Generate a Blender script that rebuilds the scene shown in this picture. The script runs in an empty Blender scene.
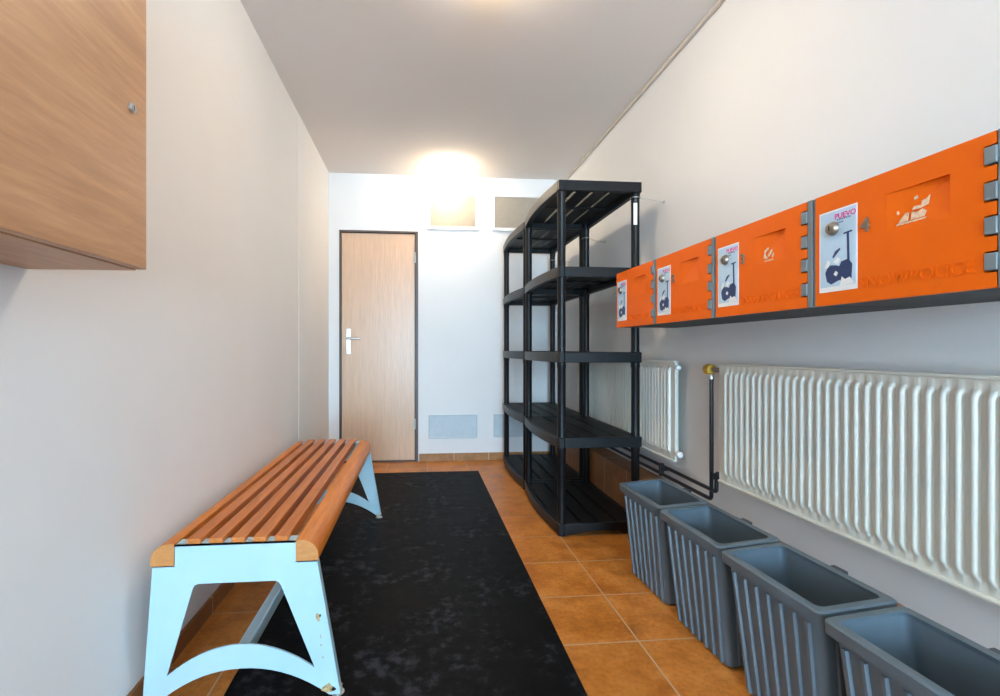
import bpy, bmesh, math, random
from mathutils import Vector, Matrix
random.seed(4)
S = bpy.context.scene
COL = S.collection
R = math.radians
PI = math.pi

# ------------------------------------------------------------------ camera numbers (metres; X right, Y into the room, Z up)
EYE = 0.974
FPX, CXP, CYP = 482.0, 463.0, 349.0
TH = R(5.2)
CT, ST = math.cos(TH), math.sin(TH)
XL, XR, YB, YF, HC = -0.768, 1.300, 4.19, -5.00, 2.477

def on_y(px, Y):                      # x of the point seen in column px on the plane y = Y
    t = (px - CXP) / FPX
    return Y * (t * CT + ST) / (CT - t * ST)
def on_x(px, X):                      # y of the point seen in column px on the plane x = X
    t = (px - CXP) / FPX
    return X * (CT - t * ST) / (t * CT + ST)
def zz(py, X, Y):
    return EYE + (CYP - py) * (X * ST + Y * CT) / FPX

# ------------------------------------------------------------------ materials
def mat(name, col, rough=0.5, metal=0.0, spec=0.5, coat=0.0, emit=None, emit_s=0.0):
    m = bpy.data.materials.new(name); m.use_nodes = True
    b = m.node_tree.nodes['Principled BSDF']
    b.inputs['Base Color'].default_value = (*col, 1)
    b.inputs['Roughness'].default_value = rough
    b.inputs['Metallic'].default_value = metal
    b.inputs['Specular IOR Level'].default_value = spec
    b.inputs['Coat Weight'].default_value = coat
    b.inputs['Coat Roughness'].default_value = 0.15
    if emit:
        b.inputs['Emission Color'].default_value = (*emit, 1)
        b.inputs['Emission Strength'].default_value = emit_s
    return m
def nodes(m):
    nt = m.node_tree
    return nt, nt.nodes, nt.links, nt.nodes['Principled BSDF']
def coords(nt, scale=(1, 1, 1), loc=(0, 0, 0), rot=(0, 0, 0)):
    tc = nt.nodes.new('ShaderNodeTexCoord'); mp = nt.nodes.new('ShaderNodeMapping')
    mp.inputs['Scale'].default_value = scale; mp.inputs['Location'].default_value = loc
    mp.inputs['Rotation'].default_value = rot
    nt.links.new(tc.outputs['Object'], mp.inputs['Vector'])
    return mp.outputs['Vector']
def noise(nt, vec, scale, detail=4, rough=0.55):
    n = nt.nodes.new('ShaderNodeTexNoise')
    n.inputs['Scale'].default_value = scale; n.inputs['Detail'].default_value = detail
    n.inputs['Roughness'].default_value = rough
    if vec is not None: nt.links.new(vec, n.inputs['Vector'])
    return n.outputs['Fac']
def ramp(nt, fac, stops):
    r = nt.nodes.new('ShaderNodeValToRGB')
    e = r.color_ramp.elements
    e[0].position, e[0].color = stops[0][0], (*stops[0][1], 1)
    e[1].position, e[1].color = stops[-1][0], (*stops[-1][1], 1)
    for p, c in stops[1:-1]:
        k = e.new(p); k.color = (*c, 1)
    nt.links.new(fac, r.inputs['Fac'])
    return r.outputs['Color']
def mixc(nt, fac, a, b, mode='MIX'):
    x = nt.nodes.new('ShaderNodeMix'); x.data_type = 'RGBA'; x.blend_type = mode
    for s, v in ((0, fac), (6, a), (7, b)):
        if hasattr(v, 'is_linked'): nt.links.new(v, x.inputs[s])
        else: x.inputs[s].default_value = v if s == 0 else (*v, 1)
    return x.outputs[2]
def bump(nt, h, b, strength=0.1, dist=0.002):
    n = nt.nodes.new('ShaderNodeBump')
    n.inputs['Strength'].default_value = strength; n.inputs['Distance'].default_value = dist
    nt.links.new(h, n.inputs['Height']); nt.links.new(n.outputs['Normal'], b.inputs['Normal'])

def varied(name, col, rough=0.5, amount=0.06, scale=9.0, bstr=0.0, bscale=120, **kw):
    m = mat(name, col, rough, **kw)
    nt, N, L, b = nodes(m)
    v = coords(nt)
    lo = tuple(c * (1 - amount) for c in col); hi = tuple(min(1, c * (1 + amount)) for c in col)
    L.new(ramp(nt, noise(nt, v, scale), [(0.3, lo), (0.7, hi)]), b.inputs['Base Color'])
    if bstr: bump(nt, noise(nt, v, bscale, 3), b, bstr)
    return m

def wood(name, dark, mid, light, axis_scale, rough=0.4, coat=0.0, spec=0.5):
    m = mat(name, mid, rough, coat=coat, spec=spec)
    nt, N, L, b = nodes(m)
    v = coords(nt, axis_scale)
    f = noise(nt, v, 1.0, 6, 0.6)
    c = ramp(nt, f, [(0.28, dark), (0.5, mid), (0.72, light)])
    v2 = coords(nt, tuple(s * 4 for s in axis_scale))
    f2 = noise(nt, v2, 1.0, 3, 0.6)
    c2 = ramp(nt, f2, [(0.35, tuple(x * 0.86 for x in (1, 1, 1))), (0.65, (1, 1, 1))])
    L.new(mixc(nt, 0.8, c, c2, 'MULTIPLY'), b.inputs['Base Color'])
    return m

M = {}
M['wall'] = varied('wall_paint', (0.80, 0.785, 0.77), 0.85, 0.02, 1.6, 0.12, 90, spec=0.25)
M['ceil'] = varied('ceiling_paint', (0.79, 0.735, 0.69), 0.9, 0.015, 1.2, 0.06, 90, spec=0.2)
# floor tiles
def tile_mat(name, lo, mid, hi, grout, bw, bh, mortar, loc, rot=(0, 0, 0), rough=0.3):
    m = mat(name, mid, rough, spec=0.33)
    nt, N, L, b = nodes(m)
    v = coords(nt, (1, 1, 1), loc, rot)
    br = N.new('ShaderNodeTexBrick')
    br.offset = 0.0; br.squash = 1.0
    br.inputs['Scale'].default_value = 1.0
    br.inputs['Brick Width'].default_value = bw; br.inputs['Row Height'].default_value = bh
    br.inputs['Mortar Size'].default_value = mortar; br.inputs['Mortar Smooth'].default_value = 0.15
    br.inputs['Color1'].default_value = (0.82, 0.82, 0.82, 1); br.inputs['Color2'].default_value = (1, 1, 1, 1)
    br.inputs['Bias'].default_value = 0.1
    L.new(v, br.inputs['Vector'])
    vn = coords(nt)
    n1 = noise(nt, vn, 7.0, 6, 0.65)
    c1 = ramp(nt, n1, [(0.3, lo), (0.5, mid), (0.72, hi)])
    n2 = noise(nt, vn, 60.0, 4, 0.7)
    c2 = ramp(nt, n2, [(0.32, (0.70, 0.66, 0.62)), (0.55, (1, 1, 1))])
    c = mixc(nt, 0.75, c1, c2, 'MULTIPLY')
    c = mixc(nt, 1.0, c, br.outputs['Color'], 'MULTIPLY')
    c = mixc(nt, br.outputs['Fac'], c, grout)
    L.new(c, b.inputs['Base Color'])
    rr = N.new('ShaderNodeMapRange'); rr.inputs['To Min'].default_value = rough - 0.06; rr.inputs['To Max'].default_value = rough + 0.14
    L.new(n1, rr.inputs['Value']); L.new(rr.outputs['Result'], b.inputs['Roughness'])
    inv = N.new('ShaderNodeMath'); inv.operation = 'MULTIPLY_ADD'
    inv.inputs[1].default_value = -1.0; inv.inputs[2].default_value = 1.0
    L.new(br.outputs['Fac'], inv.inputs[0])
    ad = N.new('ShaderNodeMath'); ad.operation = 'MULTIPLY_ADD'; ad.inputs[1].default_value = 0.25
    L.new(n2, ad.inputs[0]); L.new(inv.outputs[0], ad.inputs[2])
    bump(nt, ad.outputs[0], b, 0.35, 0.0012)
    return m
M['floor'] = tile_mat('floor_tiles', (0.38, 0.115, 0.017), (0.60, 0.21, 0.034), (0.74, 0.30, 0.07), (0.50, 0.34, 0.21),
                      0.33, 0.303, 0.0028, (-0.7286 + 0.33 * 10, -1.548 + 0.303 * 20, 0))
M['ledge'] = tile_mat('ledge_tiles', (0.27, 0.10, 0.03), (0.38, 0.16, 0.055), (0.48, 0.225, 0.09), (0.55, 0.42, 0.3),
                      0.33, 0.303, 0.003, (0, -0.2, 0), (0, 0, R(90)), 0.35)
M['skirt'] = tile_mat('skirting_tiles', (0.33, 0.14, 0.04), (0.46, 0.22, 0.075), (0.56, 0.29, 0.11), (0.55, 0.42, 0.3),
                      0.303, 5, 0.003, (0, 2, 0), (0, 0, 0), 0.4)
M['door'] = wood('door_laminate', (0.665, 0.42, 0.265), (0.69, 0.44, 0.28), (0.71, 0.46, 0.295), (28, 28, 1.3), 0.33)
M['door_frame'] = varied('door_frame_brown', (0.085, 0.055, 0.045), 0.45, 0.1, 30)
M['cab'] = wood('beech_laminate', (0.46, 0.225, 0.105), (0.53, 0.27, 0.13), (0.58, 0.31, 0.155), (34, 2.4, 26), 0.42)
M['slat'] = wood('varnished_slat', (0.46, 0.125, 0.022), (0.57, 0.17, 0.035), (0.64, 0.215, 0.055), (40, 2.5, 40), 0.36, 0.0, 0.35)
M['rail'] = wood('varnished_rail', (0.54, 0.145, 0.012), (0.68, 0.20, 0.018), (0.75, 0.25, 0.035), (40, 2.5, 40), 0.38, 0.0, 0.35)
M['endgrain'] = wood('rail_end_grain', (0.52, 0.19, 0.04), (0.57, 0.22, 0.055), (0.62, 0.26, 0.075), (30, 30, 90), 0.5)
M['plastic_black'] = varied('black_plastic', (0.006, 0.0065, 0.0075), 0.40, 0.15, 40, 0.05, 200, spec=0.3)
M['shelf_deck'] = varied('black_plastic_deck', (0.0075, 0.0075, 0.008), 0.5, 0.25, 12, 0.05, 200, spec=0.25)
M['steel'] = varied('brushed_steel', (0.62, 0.62, 0.62), 0.3, 0.05, 40, metal=1.0)
M['zinc'] = varied('zinc_plated', (0.55, 0.54, 0.50), 0.4, 0.08, 40, metal=0.9)
M['rad'] = varied('radiator_enamel', (0.69, 0.675, 0.60), 0.32, 0.02, 8)
M['white_plastic'] = varied('white_plastic', (0.80, 0.80, 0.79), 0.4, 0.02, 20)
M['pipe'] = varied('black_pipe_paint', (0.014, 0.016, 0.02), 0.35, 0.1, 30)
M['valve'] = varied('mustard_valve_cap', (0.52, 0.30, 0.02), 0.45, 0.1, 30)
M['bin'] = varied('grey_bin_plastic', (0.105, 0.14, 0.168), 0.40, 0.06, 14, 0.06, 150)
M['clip'] = varied('dark_clip_plastic', (0.045, 0.055, 0.065), 0.5, 0.05, 20)
M['orange'] = varied('orange_plastic', (0.88, 0.140, 0.001), 0.46, 0.03, 10, 0.04, 180, spec=0.18)
M['locker_body'] = varied('shade_darkened_plastic', (0.014, 0.017, 0.021), 0.55, 0.08, 18)  # blue-grey shell coloured near black: shade of the underside put into the colour
M['locker_grey'] = varied('blue_grey_plastic', (0.175, 0.21, 0.225), 0.5, 0.05, 18)
M['sticker'] = varied('sticker_pale_blue', (0.50, 0.68, 0.84), 0.35, 0.08, 14)
M['sticker_edge'] = mat('sticker_white', (0.83, 0.84, 0.85), 0.4)
M['navy'] = varied('sticker_navy', (0.012, 0.04, 0.14), 0.4, 0.2, 60)
M['pink'] = mat('sticker_magenta', (0.72, 0.03, 0.27), 0.4)
M['ink'] = mat('sticker_ink', (0.10, 0.20, 0.33), 0.4)
M['lock'] = varied('lock_metal', (0.30, 0.25, 0.20), 0.42, 0.1, 40, metal=0.8)
M['brass'] = varied('dull_number_metal', (0.20, 0.14, 0.10), 0.42, 0.12, 40)
M['residue'] = varied('label_residue', (0.78, 0.55, 0.36), 0.7, 0.2, 120)
M['vent_top'] = varied('beige_vent', (0.41, 0.345, 0.27), 0.6, 0.04, 30)
M['vent_low'] = varied('grey_vent', (0.55, 0.61, 0.64), 0.5, 0.04, 30)
M['vent_frame'] = varied('vent_frame_white', (0.82, 0.81, 0.78), 0.5, 0.02, 30)
M['tag'] = mat('paper_tag', (0.78, 0.78, 0.78), 0.6)
M['conduit'] = varied('conduit_plastic', (0.62, 0.55, 0.48), 0.5, 0.03, 10)
M['shade'] = mat('lamp_glass', (0.95, 0.93, 0.9), 0.3, emit=(1.0, 0.825, 0.60), emit_s=36.0)
M['shade_dim'] = mat('lamp_glass_dimmer', (0.95, 0.93, 0.9), 0.3, emit=(1.0, 0.825, 0.60), emit_s=38.0)
M['lamp_base'] = mat('lamp_base_metal', (0.75, 0.73, 0.68), 0.4)

# pale blue paint with chips of rust
def blue_paint():
    m = mat('pale_blue_steel_paint', (0.46, 0.73, 0.83), 0.33)
    nt, N, L, b = nodes(m)
    v = coords(nt)
    base = ramp(nt, noise(nt, v, 6, 3), [(0.3, (0.38, 0.54, 0.61)), (0.7, (0.42, 0.58, 0.64))])
    L.new(base, b.inputs['Base Color'])
    return m
M['blue'] = blue_paint()
M['chip'] = varied('bare_metal_chip', (0.42, 0.29, 0.13), 0.7, 0.5, 160)
M['rust'] = varied('dark_chip', (0.06, 0.04, 0.03), 0.8, 0.4, 160)

# rubber mat with scuffs
def mat_rubber():
    m = mat('black_rubber', (0.012, 0.012, 0.013), 0.5, spec=0.06)
    nt, N, L, b = nodes(m)
    v = coords(nt)
    n1 = noise(nt, v, 4.5, 6, 0.62)
    n2 = noise(nt, v, 21, 5, 0.7)
    mu = N.new('ShaderNodeMath'); mu.operation = 'MULTIPLY'
    L.new(n1, mu.inputs[0]); L.new(n2, mu.inputs[1])
    c = ramp(nt, mu.outputs[0], [(0.21, (0.0026, 0.0030, 0.0038)), (0.28, (0.006, 0.0066, 0.008)), (0.38, (0.036, 0.038, 0.046))])
    L.new(c, b.inputs['Base Color'])
    L.new(ramp(nt, n1, [(0.3, (0.46,) * 3), (0.7, (0.62,) * 3)]), b.inputs['Roughness'])
    bump(nt, noise(nt, v, 400, 2), b, 0.15, 0.001)
    return m
M['mat'] = mat_rubber()

# ------------------------------------------------------------------ mesh builder
class MB:
    def __init__(s): s.v = []; s.f = []; s.mi = []
    def add(s, vs, fs, mi=0):
        o = len(s.v); s.v += [tuple(p) for p in vs]
        for f in fs: s.f.append(tuple(i + o for i in f)); s.mi.append(mi)
        return s
    def box(s, x0, x1, y0, y1, z0, z1, mi=0):
        vs = [(x, y, z) for x in (x0, x1) for y in (y0, y1) for z in (z0, z1)]
        return s.add(vs, [(0, 1, 3, 2), (4, 6, 7, 5), (0, 4, 5, 1), (2, 3, 7, 6), (0, 2, 6, 4), (1, 5, 7, 3)], mi)
    def prism(s, pts, a, b, axis='y', mi=0):
        # pts: closed outline in the two other axes, pushed from a to b
        def P(p, t):
            return {'x': (t, p[0], p[1]), 'y': (p[0], t, p[1]), 'z': (p[0], p[1], t)}[axis]
        n = len(pts)
        vs = [P(p, a) for p in pts] + [P(p, b) for p in pts]
        fs = [tuple(range(n)), tuple(range(2 * n - 1, n - 1, -1))]
        fs += [(i, i + n, (i + 1) % n + n, (i + 1) % n) for i in range(n)]
        return s.add(vs, fs, mi)
    def tube(s, path, r, n=14, mi=0, cap=True):
        path = [Vector(p) for p in path]
        rs = r if isinstance(r, (list, tuple)) else [r] * len(path)
        rings = []
        up = None
        for i, p in enumerate(path):
            d = (path[min(i + 1, len(path) - 1)] - path[max(i - 1, 0)]).normalized()
            if up is None:
                up = Vector((0, 0, 1)) if abs(d.z) < 0.9 else Vector((1, 0, 0))
            a = d.cross(up).normalized(); up = a.cross(d).normalized()
            rings.append([p + (a * math.cos(2 * PI * k / n) + up * math.sin(2 * PI * k / n)) * rs[i] for k in range(n)])
        vs = [q for rg in rings for q in rg]
        fs = []
        for i in range(len(path) - 1):
            for k in range(n):
                fs.append((i * n + k, i * n + (k + 1) % n, (i + 1) * n + (k + 1) % n, (i + 1) * n + k))
        if cap:
            fs.append(tuple(range(n - 1, -1, -1))); fs.append(tuple((len(path) - 1) * n + k for k in range(n)))
        return s.add(vs, fs, mi)
    def lathe(s, prof, c, n=40, axis='z', mi=0):
        vs = []; fs = []
        for (r, h) in prof:
            for k in range(n):
                a = 2 * PI * k / n
                u, w = r * math.cos(a), r * math.sin(a)
                p = {'z': (u, w, h), 'y': (u, h, w), 'x': (h, u, w)}[axis]
                vs.append((c[0] + p[0], c[1] + p[1], c[2] + p[2]))
        for i in range(len(prof) - 1):
            for k in range(n):
                fs.append((i * n + k, i * n + (k + 1) % n, (i + 1) * n + (k + 1) % n, (i + 1) * n + k))
        fs.append(tuple(range(n - 1, -1, -1))); fs.append(tuple((len(prof) - 1) * n + k for k in range(n)))
        return s.add(vs, fs, mi)
    def build(s, name, m, parent=None, bevel=0.0, seg=2, smooth=False, fix=True):
        me = bpy.data.meshes.new(name)
        me.from_pydata(s.v, [], s.f)
        ms = m if isinstance(m, (list, tuple)) else [m]
        for x in ms: me.materials.append(x)
        for p, i in zip(me.polygons, s.mi): p.material_index = i
        if fix:
            b = bmesh.new(); b.from_mesh(me)
            bmesh.ops.recalc_face_normals(b, faces=b.faces)
            b.to_mesh(me); b.free()
        me.update()
        o = bpy.data.objects.new(name, me); COL.objects.link(o)
        if parent is not None: o.parent = parent
        if bevel:
            bv = o.modifiers.new('edge', 'BEVEL'); bv.width = bevel; bv.segments = seg
            bv.limit_method = 'ANGLE'; bv.angle_limit = R(38)
            bv.harden_normals = False
        if smooth or bevel:
            for p in me.polygons: p.use_smooth = True
            try: me.set_sharp_from_angle(angle=R(38))
            except Exception: pass
        return o

def thing(name, label, cat, loc=(0, 0, 0), rotz=0.0, group=None, kind=None):
    o = bpy.data.objects.new(name, None); COL.objects.link(o)
    o.location = loc; o.rotation_euler = (0, 0, rotz); o.empty_display_size = 0.1
    o['label'] = label; o['category'] = cat
    if group: o['group'] = group
    if kind: o['kind'] = kind
    return o
def tag(o, label, cat, group=None, kind=None):
    o['label'] = label; o['category'] = cat
    if group: o['group'] = group
    if kind: o['kind'] = kind
    return o
def dup(root, loc, label, rot=None):
    r = root.copy(); COL.objects.link(r); r.location = loc
    if rot is not None: r.rotation_euler = rot
    r['label'] = label
    for ch in list(root.children):
        c = ch.copy(); COL.objects.link(c); c.parent = r
        for g in list(ch.children):
            d = g.copy(); COL.objects.link(d); d.parent = c
    return r
def lettering(name, text, size, m, parent, extrude=0.0006, bold=False, align='CENTER'):
    cu = bpy.data.curves.new(name, 'FONT'); cu.body = text; cu.size = size
    cu.extrude = extrude; cu.align_x = align; cu.align_y = 'CENTER'; cu.resolution_u = 3
    if bold: cu.offset = size * 0.018
    t = bpy.data.objects.new(name + '_curve', cu); COL.objects.link(t)
    bpy.context.view_layer.update()
    dg = bpy.context.evaluated_depsgraph_get()
    me = bpy.data.meshes.new_from_object(t.evaluated_get(dg), preserve_all_data_layers=False, depsgraph=dg)
    bpy.data.objects.remove(t); bpy.data.curves.remove(cu)
    me.materials.clear(); me.materials.append(m); me.name = name
    o = bpy.data.objects.new(name, me); COL.objects.link(o)
    if parent is not None: o.parent = parent
    return o

# ------------------------------------------------------------------ the setting
def struct(o, label, cat):
    return tag(o, label, cat, kind='structure')
T = 0.12
struct(MB().box(XL - T, XR + T, YF - T, YB + T, -0.1, 0.0).build('floor', M['floor']), 'orange brown glazed floor tiles with pale grout', 'floor')
struct(MB().box(XL - T, XR + T, YF - T, YB + T, HC, HC + 0.1).build('ceiling', M['ceil']), 'flat greyish beige painted ceiling', 'ceiling')
wl = MB().box(XL - T, XL, YF - T, YB + T, 0.0, HC)
wl = wl.build('wall_left', M['wall']); struct(wl, 'white painted wall behind the slatted bench', 'wall')
struct(MB().box(XR, XR + T, YF - T, YB + T, 0.0, HC).build('wall_right', M['wall']), 'white painted wall carrying the orange lockers and radiators', 'wall')
# end wall, with an opening for the door
dx0, dx1 = on_y(339.2, YB), on_y(418.2, YB)
dzt = zz(230.6, (dx0 + dx1) / 2, YB)
w = MB()
w.box(XL, dx0, YB, YB + T, 0, HC).box(dx1, XR, YB, YB + T, 0, HC).box(dx0, dx1, YB, YB + T, dzt, HC)
struct(w.build('wall_back', M['wall']), 'white end wall with the beech door and four vent grilles', 'wall')
# wall behind the camera with a tall glazed opening
wx0, wx1, wz0, wz1 = -0.62, 1.02, 0.08, 2.12
w = MB()
w.box(XL, wx0, YF - T, YF, 0, HC).box(wx1, XR, YF - T, YF, 0, HC).box(wx0, wx1, YF - T, YF, wz1, HC).box(wx0, wx1, YF - T, YF, 0, wz0)
struct(w.build('wall_front', M['wall']), 'white wall behind the viewer with a tall window', 'wall')
wf = MB()
fw = 0.05
wf.box(wx0, wx0 + fw, YF - 0.09, YF - 0.02, wz0, wz1).box(wx1 - fw, wx1, YF - 0.09, YF - 0.02, wz0, wz1)
wf.box(wx0 + fw, wx1 - fw, YF - 0.09, YF - 0.02, wz1 - fw, wz1).box(wx0 + fw, wx1 - fw, YF - 0.09, YF - 0.02, wz0, wz0 + fw)
xm = (wx0 + wx1) / 2
wf.box(xm - 0.03, xm + 0.03, YF - 0.09, YF - 0.02, wz0 + fw, wz1 - fw)
struct(wf.build('window_1', M['white_plastic'], bevel=0.004), 'tall white two leaf window behind the viewer', 'window')

# skirting tiles
bb = MB().box(dx1 + 0.004, XR, YB - 0.011, YB, 0.0, 0.068)
bb = bb.build('baseboard_back', M['skirt'], bevel=0.003); struct(bb, 'row of brown skirting tiles under the low vents', 'baseboard')
bb = MB().box(XL, XL + 0.011, YF, YB, 0.0, 0.062)
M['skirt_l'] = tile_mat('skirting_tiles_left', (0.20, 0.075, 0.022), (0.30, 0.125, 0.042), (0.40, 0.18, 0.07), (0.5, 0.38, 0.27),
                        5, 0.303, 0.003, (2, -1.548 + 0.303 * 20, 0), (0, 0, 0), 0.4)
bb = bb.build('baseboard_left', M['skirt_l'], bevel=0.003); struct(bb, 'row of brown skirting tiles under the bench', 'baseboard')
# slightly raised plaster pier at the far end of the left wall
yp = on_x(298.5, XL)
o = MB().box(XL, XL + 0.0025, yp, YB, 0.062, HC).build('trim_3', M['wall'], bevel=0.0024)
struct(o, 'slightly raised strip of plaster on the far end of the left wall', 'trim')
# round conduit in the right ceiling corner
o = MB().box(XR - 0.019, XR, YF, YB, HC - 0.021, HC).build('trim_1', M['conduit'], bevel=0.006, seg=3)
struct(o, 'slim beige conduit in the corner of ceiling and right wall', 'trim')
# tiled ledge along the foot of the right wall
LX, LZ = 1.172, 0.284
o = MB().box(LX, XR, YF, YB - 0.011, 0.0, LZ).build('trim_2', M['ledge'], bevel=0.004)
struct(o, 'low brown tiled ledge along the foot of the right wall', 'ledge')

# ------------------------------------------------------------------ door
D = thing('door_1', 'closed beech door with a silver lever handle in the end wall', 'door', ((dx0 + dx1) / 2, YB, 0), kind='structure')
hw = (dx1 - dx0) / 2
fr = MB()
fr.box(-hw, -hw + 0.016, -0.004, 0.08, 0, dzt).box(hw - 0.026, hw, -0.004, 0.08, 0, dzt).box(-hw + 0.016, hw - 0.026, -0.004, 0.08, dzt - 0.018, dzt)
fr.box(-hw + 0.016, hw - 0.026, 0.0, 0.08, 0, 0.012)
fr.box(-hw, hw, 0.081, 0.095, 0, dzt)  # added unseen backing panel, stops sky light leaking through the gap around the leaf
fr.build('door_frame', M['door_frame'], D, bevel=0.002)
lf = MB().box(-hw + 0.019, hw - 0.030, 0.008, 0.048, 0.014, dzt - 0.022).build('door_leaf', M['door'], D, bevel=0.002)
for hz in (0.28, 1.72):
    MB().tube([(hw - 0.028, 0.0, hz), (hw - 0.028, 0.0, hz + 0.09)], 0.008, 12).build('hinge', M['steel'], D, smooth=True)
hx = on_y(348.5, YB) - (dx0 + dx1) / 2
hz = zz(338.5, on_y(348.5, YB), YB)
pl = MB().box(hx - 0.020, hx + 0.020, 0.001, 0.008, hz - 0.135, hz + 0.085).build('handle_plate', M['steel'], D, bevel=0.006)
MB().tube([(hx, 0.006, hz), (hx, -0.045, hz), (hx + 0.008, -0.054, hz), (hx + 0.03, -0.055, hz), (hx + 0.105, -0.052, hz - 0.003)], [0.011, 0.010, 0.010, 0.0095, 0.008], 12).build('handle', M['steel'], D, smooth=True)
MB().lathe([(0.009, -0.004), (0.009, 0.002)], (hx, 0.0, hz - 0.085), 18, 'y').build('lock_cylinder', M['zinc'], D)
# ------------------------------------------------------------------ vents
def vent(px0, px1, py0, py1, label, grille, framed):
    x0, x1 = on_y(px0, YB), on_y(px1, YB)
    z1, z0 = zz(py0, x0, YB), zz(py1, x0, YB)
    t = thing('vent', label, 'vent', ((x0 + x1) / 2, YB, z0), group='vents in the end wall')
    hw_, H = (x1 - x0) / 2, z1 - z0
    fwid = 0.028 if framed else 0.008
    f = MB()
    f.box(-hw_, -hw_ + fwid, -0.014, 0, 0, H).box(hw_ - fwid, hw_, -0.014, 0, 0, H)
    f.box(-hw_ + fwid, hw_ - fwid, -0.014, 0, 0, fwid).box(-hw_ + fwid, hw_ - fwid, -0.014, 0, H - fwid, H)
    f.build('frame', M['vent_frame'] if framed else grille, t, bevel=0.003)
    g = MB(); n = 34 if framed else 12
    if framed:
        w_ = (2 * hw_ - 2 * fwid) / n
        for i in range(n):
            a = -hw_ + fwid + i * w_
            g.box(a, a + w_ * 0.72, -0.008, -0.003, fwid, H - fwid)
        g.box(-hw_ + fwid, hw_ - fwid, -0.003, 0.0, fwid, H - fwid)
    else:
        w_ = (H - 2 * fwid) / n
        for i in range(n):
            a = fwid + i * w_
            g.box(-hw_ + fwid, hw_ - fwid, -0.009, -0.003, a, a + w_ * 0.75)
        g.box(-hw_ + fwid, hw_ - fwid, -0.003, 0.0, fwid, H - fwid)
    g.build('grille', grille, t)
    return t
vent(427, 478.5, 192.2, 229.5, 'white framed beige ribbed vent beneath the glowing lamp', M['vent_top'], True)
vent(491.5, 545, 193.8, 231, 'white framed beige ribbed vent partly behind top of black shelving', M['vent_top'], True)
vent(428.5, 477, 415, 438.5, 'low grey vent grille on end wall next to the door', M['vent_low'], False)
vent(493.5, 541, 414, 437, 'low grey vent grille partly hidden by legs of black shelving', M['vent_low'], False)

# ------------------------------------------------------------------ ceiling lamps
def lamp(x, y, label, energy):
    t = thing('ceiling_lamp', label, 'lamp', (x, y, HC), group='round ceiling lamps')
    MB().lathe([(0.118, 0.0), (0.118, -0.008), (0.112, -0.012)], (0, 0, 0), 48).build('lamp_base', M['lamp_base'], t, smooth=True)
    prof = [(0.115, -0.010)] + [(0.117 * math.cos(a), -0.012 - 0.078 * math.sin(a)) for a in [R(d) for d in range(8, 88, 8)]] + [(0.004, -0.090)]
    MB().lathe(prof, (0, 0, 0), 48).build('lamp_shade', M['shade' if energy else 'shade_dim'], t, smooth=True)
    return t
lamp(0.24, 3.93, 'lit round ceiling lamp by the end wall above the vents', 1)
lamp(0.30, 1.79, 'lit round ceiling lamp at the top edge of the photo', 0)

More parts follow.
